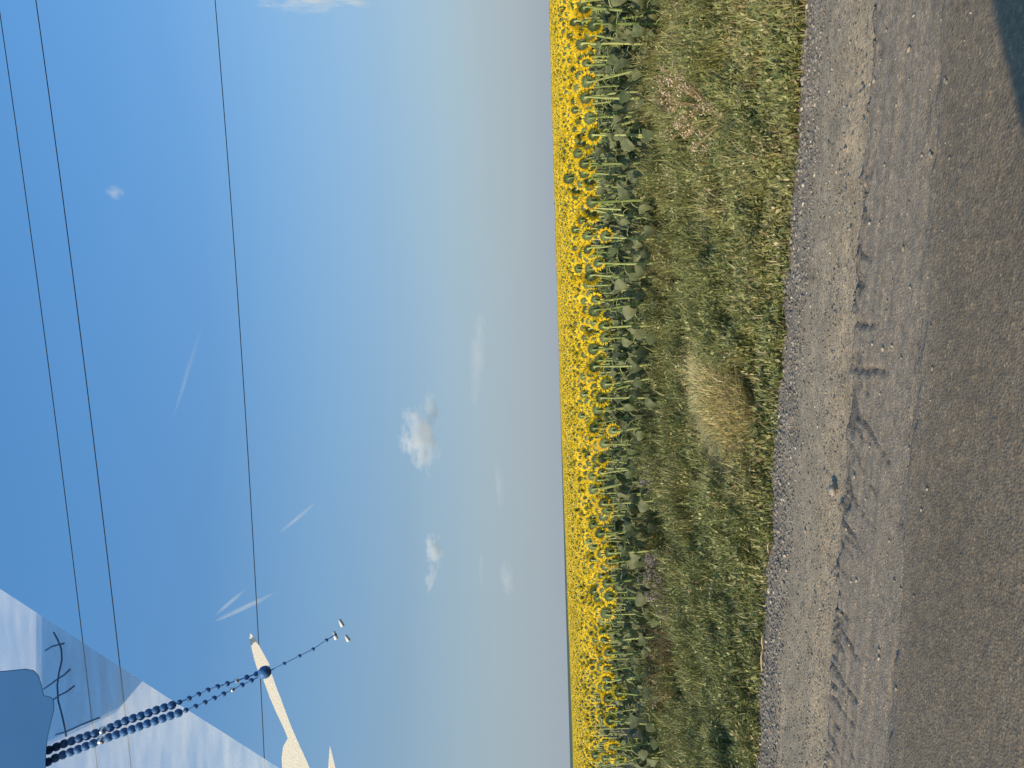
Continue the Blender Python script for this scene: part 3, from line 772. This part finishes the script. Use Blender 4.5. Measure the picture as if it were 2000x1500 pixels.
c0 = gpt(1432, 785, .0); mb = MB(); rr = random.Random(77)  # lens-flare glow over the verge, built as pale straw blades
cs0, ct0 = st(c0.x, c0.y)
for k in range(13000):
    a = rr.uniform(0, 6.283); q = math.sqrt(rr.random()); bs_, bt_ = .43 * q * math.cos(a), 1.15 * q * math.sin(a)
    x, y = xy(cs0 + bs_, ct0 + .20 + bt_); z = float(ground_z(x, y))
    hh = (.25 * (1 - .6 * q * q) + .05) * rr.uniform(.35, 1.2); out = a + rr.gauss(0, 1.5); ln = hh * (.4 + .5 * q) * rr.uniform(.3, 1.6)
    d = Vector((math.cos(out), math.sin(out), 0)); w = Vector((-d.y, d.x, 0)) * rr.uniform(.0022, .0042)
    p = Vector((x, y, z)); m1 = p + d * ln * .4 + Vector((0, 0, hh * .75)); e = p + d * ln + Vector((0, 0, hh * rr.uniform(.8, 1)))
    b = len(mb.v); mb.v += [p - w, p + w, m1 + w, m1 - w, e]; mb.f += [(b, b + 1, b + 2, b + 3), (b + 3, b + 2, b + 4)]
me = mb.mesh('glow_grass_clump', None, False); me.materials.clear(); me.materials.append(M_verge)
at = me.attributes.new('tint', 'FLOAT_COLOR', 'POINT')
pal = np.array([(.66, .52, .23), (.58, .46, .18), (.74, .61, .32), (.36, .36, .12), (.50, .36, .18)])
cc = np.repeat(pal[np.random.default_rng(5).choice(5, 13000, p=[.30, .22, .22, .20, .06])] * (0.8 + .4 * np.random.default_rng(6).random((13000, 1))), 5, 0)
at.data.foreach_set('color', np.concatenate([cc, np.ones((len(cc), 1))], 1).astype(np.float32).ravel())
tagp(link('glow_grass_clump', me), 'rounded pale flare glow built as straw-yellow grass in the verge beside the road', 'dry grass')

# straws along the road edge and a few larger stones
M_straw = foliage('straw', (.50, .33, .17), (.66, .48, .28), .05, .6)
for (a, b, lab) in [((1490, 1238), (1490, 1268), 'short orange straw lying at the gravel edge, shorter of two'), ((1489, 1268), (1488, 1312), 'long orange straw lying along the edge of the gravel'),
                    ((1502, 1058), (1501, 1080), 'pale bent straw poking from the grass onto the gravel')]:
    p, q_ = gpt(*a, .03), gpt(*b, .03); mb = MB()
    mb.tube([p, p.lerp(q_, .35) + Vector((0, 0, .008)), p.lerp(q_, .7) + Vector((0, .008, .004)), q_], [.004, .0045, .004, .003], 6)
    tagp(mb.obj('straw', M_straw), lab, 'straw', 'straws at the gravel edge')
M_rock = solid('rock', (.30, .25, .19), (.46, .39, .31), 60, .9, .5)
for (X, Y, r_, lab) in [(1626, 958, .030, 'tan stone lying beside the broken asphalt edge, largest on the gravel'), (1533, 1084, .018, 'pale rounded stone on the gravel near the grass'),
                        (1530, 1056, .015, 'light stone on the dark gravel above the pale rounded stone'), (1536, 1113, .016, 'whitish stone on the gravel below the pale rounded stone'),
                        (1573, 1037, .014, 'small cream stone in the middle of the gravel strip'), (1524, 944, .014, 'pale stone at the grass edge level with the tan stone')]:
    mb = MB(); rr = random.Random(X * Y); rows = []
    for i in range(7):
        ph = math.pi * i / 6
        rows.append([(r_ * math.sin(ph) * math.cos(k * math.pi / 5), r_ * .8 * math.sin(ph) * math.sin(k * math.pi / 5), r_ * .6 * math.cos(ph)) for k in range(11)])
    jit = {}
    for row in rows:
        for k, p in enumerate(row):
            key = (round(p[0], 4), round(p[1], 4), round(p[2], 4)); jit.setdefault(key, rr.uniform(.78, 1.2)); row[k] = tuple(c * jit[key] for c in p)
    mb.grid(rows); o = mb.obj('stone', M_rock, smooth=True); o.location = gpt(X, Y, .01); o.location.z = .012; o.rotation_euler = (0, 0, rr.uniform(0, 6))
    tagp(o, lab, 'stone', 'stones on the gravel shoulder')

# ------------------------------------------------------------------ overhead wires
M_wire = solid('wire', (.012, .012, .014), (.03, .03, .032), 3, .5)
def wire(pts, depth, r_, lab):
    Ys = [p[1] for p in pts]; Xs = [p[0] for p in pts]
    cf = np.polyfit(Ys, Xs, 2); P = []
    for Y in np.linspace(-2200, 3400, 90):
        X = np.polyval(cf, Y) if -100 <= Y <= 1600 else (np.polyval(cf, np.clip(Y, -100, 1600)) + np.polyval(np.polyder(cf), np.clip(Y, -100, 1600)) * (Y - np.clip(Y, -100, 1600)))
        P.append(dpt(X, Y, depth))
    mb = MB(); mb.tube(P, r_, 6)
    tagp(mb.obj('overhead_wire', M_wire), lab, 'wire', 'overhead wires across the sky')
wire([(-4, 0), (131, 1000), (190, 1500)], 15.0, .0085, 'thin black overhead wire crossing the sky, farthest from the horizon of three')
wire([(70, 0), (199.5, 1000), (256, 1500)], 15.0, .0095, 'thin black overhead wire crossing the sky, middle one of three')
wire([(420, 0), (491, 1000), (517, 1500)], 20.0, .011, 'thin black overhead wire crossing the sky alone, nearest the horizon of three')

# ------------------------------------------------------------------ the car the view is taken from, its window reflections built as solids
car = bpy.data.objects.new('car', None); C.objects.link(car)
tagp(car, 'car at the roadside, window reflections built as pale panel and blue mirror in the photo corner', 'car')
def outline(px, depth): return [dpt(X, Y, depth) for X, Y in px]
M_body = solid('car_paint', (.03, .05, .08), (.035, .055, .085), 5, .3, 0, .5)
mb = MB()
roof = [(-2.9, -.75), (-2.35, -.10), (-1.82, .08), (-1.38, .215), (-.9, .14), (.9, -.50), (.5, -1.9), (-2.2, -1.5)]  # unseen roof of the car, outline shaped to cast its corner shadow
mb.prism([(x, y, 1.75) for x, y in roof], [(x * .96, y - .03, 1.79) for x, y in roof])
mb.obj('unseen_roof', M_body, car, smooth=False)
mb = MB()
body = [(-4.2, .66), (-1.6, -.02), (1.6, -.88), (1.15, -2.4), (-4.5, -.9)]
mb.prism([(x, y, .32) for x, y in body], [(x * .98, y * .98 - .02, .96) for x, y in body])
mb.obj('body', M_body, car, smooth=False)
for p0, p1 in (((-2.3, -.30, 1.76), (-3.0, .20, .95)), ((.8, -.55, 1.76), (1.2, -.85, .95)), ((.45, -1.8, 1.76), (.9, -2.2, .95)), ((-2.2, -1.4, 1.76), (-3.1, -1.1, .95))):
    mb = MB(); mb.tube([p0, p1], .035, 8); mb.obj('pillar', M_body, car)
M_rub = solid('tyre', (.015, .015, .016), (.03, .03, .03), 20, .8)
for cx, cy in ((-3.3, .36), (.8, -.72), (-3.5, -.95), (.5, -2.1)):
    mb = MB(); ax = Vector((SN, CS, 0)) * .1; mb.tube([Vector((cx, cy, .31)) - ax, Vector((cx, cy, .31)) + ax], .31, 24); mb.obj('wheel', M_rub, car, smooth=False)

def reflection_veil():  # pale window reflection painted as a streaked, speckled veil
    m, nt, out = newmat('reflection_veil'); L = nt.links
    tc = N(nt, 'ShaderNodeTexCoord')
    mp = N(nt, 'ShaderNodeMapping'); mp.inputs['Rotation'].default_value = (0, R(-34), 0); mp.inputs['Scale'].default_value = (9, 30, 60)
    L.new(tc.outputs['Object'], mp.inputs['Vector'])
    n1 = N(nt, 'ShaderNodeTexNoise', Scale=1.6, Detail=6.0, Roughness=.6); L.new(mp.outputs[0], n1.inputs['Vector'])
    n2 = N(nt, 'ShaderNodeTexNoise', Scale=6.0, Detail=3.0); L.new(tc.outputs['Object'], n2.inputs['Vector'])
    n3 = N(nt, 'ShaderNodeTexVoronoi', Scale=190.0); L.new(tc.outputs['Object'], n3.inputs['Vector'])
    sp = ramp(nt, [(0.0, (1, 1, 1)), (0.12, (0, 0, 0))]); L.new(n3.outputs['Distance'], sp.inputs[0])
    r1 = ramp(nt, [(0.30, (.10, .10, .10)), (0.70, (.38, .38, .38))]); L.new(n1.outputs['Fac'], r1.inputs[0])
    r2 = ramp(nt, [(0.25, (.60, .60, .60)), (0.75, (1.0, 1.0, 1.0))]); L.new(n2.outputs['Fac'], r2.inputs[0])
    a = N(nt, 'ShaderNodeMath', operation='MULTIPLY'); L.new(r1.outputs[0], a.inputs[0]); L.new(r2.outputs[0], a.inputs[1])
    b = N(nt, 'ShaderNodeMath', operation='MULTIPLY_ADD', use_clamp=True); L.new(sp.outputs[0], b.inputs[0]); b.inputs[1].default_value = .18; L.new(a.outputs[0], b.inputs[2])
    t = N(nt, 'ShaderNodeBsdfTransparent'); d = N(nt, 'ShaderNodeBsdfDiffuse'); d.inputs[0].default_value = (.86, .88, .90, 1)
    mx = N(nt, 'ShaderNodeMixShader'); L.new(b.outputs[0], mx.inputs[0]); L.new(t.outputs[0], mx.inputs[1]); L.new(d.outputs[0], mx.inputs[2])
    L.new(mx.outputs[0], out.inputs['Surface']); return m
M_veil = reflection_veil()
gl = [(-90, 1092), (0, 1150), (120, 1228), (240, 1306), (330, 1364), (440, 1433), (545, 1500), (700, 1600), (-90, 1640)]
mb = MB(); mb.prism(outline(gl, .78), outline(gl, .784)); mb.obj('reflection_panel', M_veil, car, smooth=False)  # added panel that carries the painted window reflection

M_line = solid('reflected_line', (.19, .31, .47), (.24, .37, .54), 30, .9)
vw = [o for o in car.children if o.name.startswith('reflection_panel')][0]
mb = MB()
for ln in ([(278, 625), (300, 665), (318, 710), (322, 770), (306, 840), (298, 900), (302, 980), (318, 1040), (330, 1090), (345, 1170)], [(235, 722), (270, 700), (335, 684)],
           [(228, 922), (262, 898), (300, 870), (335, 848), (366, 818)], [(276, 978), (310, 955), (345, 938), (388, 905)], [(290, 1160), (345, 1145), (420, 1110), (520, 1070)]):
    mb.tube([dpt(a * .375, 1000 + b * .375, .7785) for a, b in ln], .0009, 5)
mb.obj('reflection_branch', M_line, vw)  # dark lines of the reflection, modelled as thin blue tubes
M_mir = solid('mirror_sky_blue', (.046, .140, .33), (.052, .155, .355), 12, .95, 0, .05)
mo = [(-80, 1300), (0, 1311), (50, 1306), (66, 1309), (76, 1320), (82, 1340), (86, 1358), (98, 1361), (105, 1366), (106, 1386), (100, 1410), (93, 1440), (90, 1475), (88, 1560), (-80, 1640)]
mc = (20, 1450); mi = [(mc[0] + (x - mc[0]) * .985, mc[1] + (y - mc[1]) * .99) for x, y in mo]
mb = MB(); mb.prism(outline(mi, .6985), outline(mo, .700)); mb.prism(outline(mo, .7004), outline(mi, .730)); mb.obj('mirror_reflection', M_mir, car, smooth=False)  # reflected mirror built solid, painted the blue of the sky

M_cream = solid('sunlit_cream', (.78, .70, .58), (.88, .82, .72), 700, .9, .12, .1, 2)
c1 = [(489, 1237), (497, 1246), (510, 1268), (521, 1288), (527, 1299), (520, 1303), (513, 1308), (503, 1308), (497, 1290), (491, 1265), (487, 1248)]
c2 = [(513, 1324), (522, 1321), (531, 1317), (537, 1335), (546, 1358), (556, 1385), (566, 1412), (580, 1445), (596, 1480), (618, 1530), (640, 1580), (560, 1580), (551, 1500), (550, 1480), (553, 1458), (562, 1442), (555, 1424), (541, 1395), (526, 1360)]
c3 = [(644, 1456), (648, 1470), (655, 1500), (665, 1540), (640, 1560), (641, 1500)]
for cpx in (c1, c2, c3):
    mb = MB(); mb.prism(outline(cpx, .75), outline(cpx, .758)); mb.obj('sun_patch', M_cream, car, smooth=False)  # sunlit patches of the window reflection, built as cream solids

# window reflection of a bead string, built solid
M_bead = solid('bead_sky_blue', (.060, .165, .37), (.068, .18, .40), 30, .45, 0, .25)  # sky blue painted on the reflected beads
M_silver = solid('silver', (.75, .74, .72), (.85, .84, .82), 30, .15, 0, .5, metallic=1.0)
bs = bpy.data.objects.new('reflected_beads', None); C.objects.link(bs)
tagp(bs, 'reflected double string of dark blue beads hanging from the mirror in the photo corner', 'beads')
def zc(x, y): return (x * .375, 1000 + y * .375)
sA = [(255, 1240), (325, 1210), (410, 1180), (490, 1155), (570, 1125), (660, 1085), (740, 1060), (820, 1030), (900, 1005), (1000, 965), (1100, 920), (1230, 880), (1350, 838)]
sB = [(250, 1302), (300, 1275), (410, 1235), (500, 1200), (590, 1165), (680, 1135), (760, 1105), (850, 1075), (950, 1040), (1050, 1000), (1160, 950), (1285, 890), (1365, 850)]
def sphere(mb, c, r_, n=10, m=7, st_=1.0):
    rows = [[(c[0] + r_ * math.sin(math.pi * i / (m - 1)) * math.cos(-2 * math.pi * k / n), c[1] + r_ * math.sin(math.pi * i / (m - 1)) * math.sin(-2 * math.pi * k / n), c[2] + r_ * st_ * math.cos(math.pi * i / (m - 1))) for k in range(n + 1)] for i in range(m)]
    mb.grid(rows)
bead_me = None
def bead_at(P, r_, mat, name='bead'):
    mb = MB(); sphere(mb, (0, 0, 0), r_, 14, 9); o = mb.obj(name, mat, bs); o.location = P; return o
for strand, dep in ((sA, .720), (sB, .714)):
    pts = [Vector((*zc(*p), 0)) for p in strand]
    mbc = MB(); mbc.tube([dpt(p.x, p.y, dep) for p in pts], .0006, 5); mbc.obj('reflected_cord', M_bead, bs)
    dist = 0; seg = 0; acc = 0; step = 16.0
    tot = sum((pts[i + 1] - pts[i]).length for i in range(len(pts) - 1)); q_ = 0
    while q_ < tot:
        a = q_
        for i in range(len(pts) - 1):
            L_ = (pts[i + 1] - pts[i]).length
            if a <= L_: break
            a -= L_
        p = pts[i].lerp(pts[i + 1], a / L_); fr_ = q_ / tot
        bead_at(dpt(p.x, p.y, dep), 8.4 / 1500 * dep * (1 if fr_ < .62 else .62), M_silver if (int(q_ / step) in (7, 24)) else M_bead)
        q_ += step * (1 if fr_ < .62 else 1.25)
p = dpt(517, 1313, .714); bead_at(p, .0060, M_bead, 'reflected_medal')
tail = [(1400, 830), (1480, 790), (1560, 750), (1630, 715), (1700, 668), (1745, 640)]
mbc = MB(); mbc.tube([dpt(*zc(*q_), .716) for q_ in tail], .0005, 5); mbc.obj('reflected_cord', M_bead, bs)
for q_ in tail: bead_at(dpt(*zc(*q_), .716), .0018, M_bead)
for (a, b) in (((1768, 560), (1785, 595)), ((1738, 622), (1752, 662)), ((1800, 642), (1817, 672))):
    mb = MB(); mb.tube([dpt(*zc(*a), .716), dpt(*zc(*b), .716)], [.0014, .0019], 6); mb.obj('tassel_glint', solid('glint_white', (.7, .68, .62), (.85, .83, .78), 60, .5), bs)  # white glints at the string's end, built as small pale rods

# ------------------------------------------------------------------ clouds
def cloud_mat(name, dens, nscale, lo, hi):
    m, nt, out = newmat(name); L = nt.links
    tc = N(nt, 'ShaderNodeTexCoord')
    ln = N(nt, 'ShaderNodeVectorMath', operation='LENGTH'); L.new(tc.outputs['Object'], ln.inputs[0])
    fall = N(nt, 'ShaderNodeMapRange'); fall.inputs[1].default_value = 1.0; fall.inputs[2].default_value = .15; L.new(ln.outputs['Value'], fall.inputs[0])
    nz = N(nt, 'ShaderNodeTexNoise', Scale=nscale, Detail=6.0, Roughness=.62); 
    mp = N(nt, 'ShaderNodeMapping'); L.new(tc.outputs['Object'], mp.inputs['Vector'])
    oi = N(nt, 'ShaderNodeObjectInfo'); ml0 = N(nt, 'ShaderNodeMath', operation='MULTIPLY'); L.new(oi.outputs['Random'], ml0.inputs[0]); ml0.inputs[1].default_value = 40
    cmb = N(nt, 'ShaderNodeCombineXYZ'); L.new(ml0.outputs[0], cmb.inputs[0]); L.new(cmb.outputs[0], mp.inputs['Location'])
    L.new(mp.outputs[0], nz.inputs['Vector'])
    su = N(nt, 'ShaderNodeMath', operation='MULTIPLY_ADD'); L.new(fall.outputs[0], su.inputs[0]); su.inputs[1].default_value = .34; L.new(nz.outputs['Fac'], su.inputs[2])
    mr = N(nt, 'ShaderNodeMapRange'); mr.inputs[1].default_value = lo; mr.inputs[2].default_value = hi; mr.inputs[4].default_value = dens; L.new(su.outputs[0], mr.inputs[0])
    ed = N(nt, 'ShaderNodeMath', operation='MULTIPLY'); L.new(mr.outputs[0], ed.inputs[0])
    fc = N(nt, 'ShaderNodeMapRange'); fc.inputs[1].default_value = 1.0; fc.inputs[2].default_value = .8; L.new(ln.outputs['Value'], fc.inputs[0]); L.new(fc.outputs[0], ed.inputs[1])
    pv = N(nt, 'ShaderNodeVolumePrincipled'); pv.inputs['Color'].default_value = (1, 1, 1, 1); pv.inputs['Absorption Color'].default_value = (1, 1, 1, 1); pv.inputs['Anisotropy'].default_value = 0.0
    L.new(ed.outputs[0], pv.inputs['Density']); L.new(pv.outputs[0], out.inputs['Volume']); return m
CL_puff = cloud_mat('cloud_puff', .13, 2.9, .66, .92)
CL_thin = cloud_mat('cloud_thin', .050, 1.6, .52, .95)
CL_streak = cloud_mat('glass_streak', .17, 2.2, .50, .95)  # for glare streaks on the window, drawn as cloud volumes
def cloud(X, Y, half_x, half_y, ang_deg, mat, lab, dep=900):
    """half_x: half size across the photo's long side, half_y: along its short side, in photo pixels"""
    mb = MB(); sphere(mb, (0, 0, 0), 1.0, 24, 14); o = mb.obj('cloud', mat)
    k = dep / F; c = dpt(X, Y, dep); o.location = c
    ax_x = (-up).normalized(); ax_y = (-rt).normalized(); ax_z = ax_x.cross(ax_y)
    a = R(ang_deg); e1 = ax_x * math.cos(a) + ax_y * math.sin(a); e2 = -ax_x * math.sin(a) + ax_y * math.cos(a)
    sx, sy = half_x * k, half_y * k; sz = min(sx, sy) * 1.2
    M = Matrix((e1 * sx, e2 * sy, ax_z * sz)).transposed().to_4x4(); M.translation = c; o.matrix_world = M
    tagp(o, lab, 'cloud', 'small clouds low in the sky')
cloud(822, 855, 46, 95, -8, CL_puff, 'brightest small white cloud, largest in the middle of the sky')
cloud(791, 862, 18, 36, 0, CL_puff, 'tiny white cloud beside the brightest cloud on its sky side')
cloud(843, 800, 22, 48, -12, CL_puff, 'thin white cloud trailing above the brightest cloud')
cloud(848, 1075, 28, 50, -8, CL_puff, 'small white cloud with a tapering tail, lower of the bright ones')
cloud(843, 1128, 18, 44, 12, CL_puff, 'tapering tail of white cloud under the small round one')
cloud(934, 690, 20, 95, 3, CL_thin, 'long faint cloud streak nearest the photo top')
cloud(926, 775, 8, 26, -6, CL_thin, 'faint end of the long cloud streak')
cloud(975, 945, 10, 60, -4, CL_thin, 'faint grey cloud streak close to the horizon')
cloud(990, 1130, 16, 45, -6, CL_thin, 'pale smudge of cloud lowest over the field')
cloud(940, 1110, 6, 45, 0, CL_thin, 'hair-thin cloud streak under the round white clouds')
cloud(582, 1011, 5, 52, 50, CL_streak, 'straight slanting white streak on the window built as a cloud wisp high in the sky')  # window glare streak, added as a thin cloud volume
cloud(478, 1186, 6, 75, 65, CL_streak, 'curved feathery white window streak built as cloud crossing the single wire')
cloud(450, 1176, 5, 45, 50, CL_streak, 'second feathery white window streak built as cloud beside the curved one')
cloud(365, 730, 6, 110, 17, CL_thin, 'long faint window streak built as cloud high in the middle of the sky')  # faint mark on the window, added as a thin cloud
cloud(225, 376, 20, 16, 0, CL_thin, 'small faint square-looking haze patch high in the sky')
cloud(610, -26, 190, 58, 2, CL_puff, 'bright glare built as a white cloud edge cut off by the photo top')  # glare at the frame edge, added as a cloud volume

# ------------------------------------------------------------------ sun, sky, camera
EL, AZ = R(27), R(48)
to_sun = Vector((-math.sin(AZ) * math.cos(EL), -math.cos(AZ) * math.cos(EL), math.sin(EL)))
sd = bpy.data.lights.new('sun', 'SUN'); sd.energy = 4.4; sd.angle = R(0.5); sd.color = (1.0, .86, .62)
so = bpy.data.objects.new('sun', sd); C.objects.link(so); so.rotation_euler = to_sun.to_track_quat('Z', 'Y').to_euler()
w = bpy.data.worlds.new('World'); sc.world = w; w.use_nodes = True
nt = w.node_tree; L = nt.links; bg = nt.nodes['Background']
sky = N(nt, 'ShaderNodeTexSky', sky_type='NISHITA'); sky.sun_disc = False; sky.sun_elevation = EL; sky.sun_rotation = math.pi + AZ
sky.dust_density = 1.4; sky.air_density = 1.2; sky.ozone_density = 2.0; sky.altitude = 100
tc = N(nt, 'ShaderNodeTexCoord'); sp = N(nt, 'ShaderNodeSeparateXYZ'); L.new(tc.outputs['Generated'], sp.inputs[0])
# grey haze bank along the skyline
hz = ramp(nt, [(0.0, (.88, .88, .88)), (0.07, (.80, .80, .80)), (0.20, (.34, .34, .34)), (0.42, (0, 0, 0))]); L.new(sp.outputs['Z'], hz.inputs[0])
mx = N(nt, 'ShaderNodeMix', data_type='RGBA'); L.new(hz.outputs[0], mx.inputs[0]); L.new(sky.outputs[0], mx.inputs[6]); mx.inputs[7].default_value = (3.8, 4.5, 5.0, 1)
gn = ramp(nt, [(0.0, (1.0, 1.0, 1.04)), (0.20, (.95, 1.10, 1.22)), (0.36, (.97, 1.36, 1.62)), (0.55, (1.02, 1.74, 2.18)), (0.75, (1.08, 2.0, 2.55))]); L.new(sp.outputs['Z'], gn.inputs[0])
mg = N(nt, 'ShaderNodeMix', data_type='RGBA', blend_type='MULTIPLY'); mg.inputs[0].default_value = 1.0; mg.clamp_result = False
L.new(mx.outputs[2], mg.inputs[6]); L.new(gn.outputs[0], mg.inputs[7]); L.new(mg.outputs[2], bg.inputs[0]); bg.inputs[1].default_value = 0.098

cd = bpy.data.cameras.new('camera'); co = bpy.data.objects.new('camera', cd); C.objects.link(co)
cd.sensor_fit = 'HORIZONTAL'; cd.sensor_width = 36; cd.lens = 36 * F / 2000; cd.clip_start = .02; cd.clip_end = 9000
M = Matrix((-up, rt, -v)).transposed().to_4x4(); M.translation = CAM; co.matrix_world = M
sc.camera = co
sc.view_settings.view_transform = 'Standard'; sc.view_settings.look = 'None'; sc.view_settings.exposure = 0; sc.view_settings.gamma = 1
sc.render.engine = 'CYCLES'
sc.cycles.max_bounces = 8; sc.cycles.transparent_max_bounces = 12; sc.cycles.volume_bounces = 2
try: sc.cycles.use_denoising = True
except Exception: pass
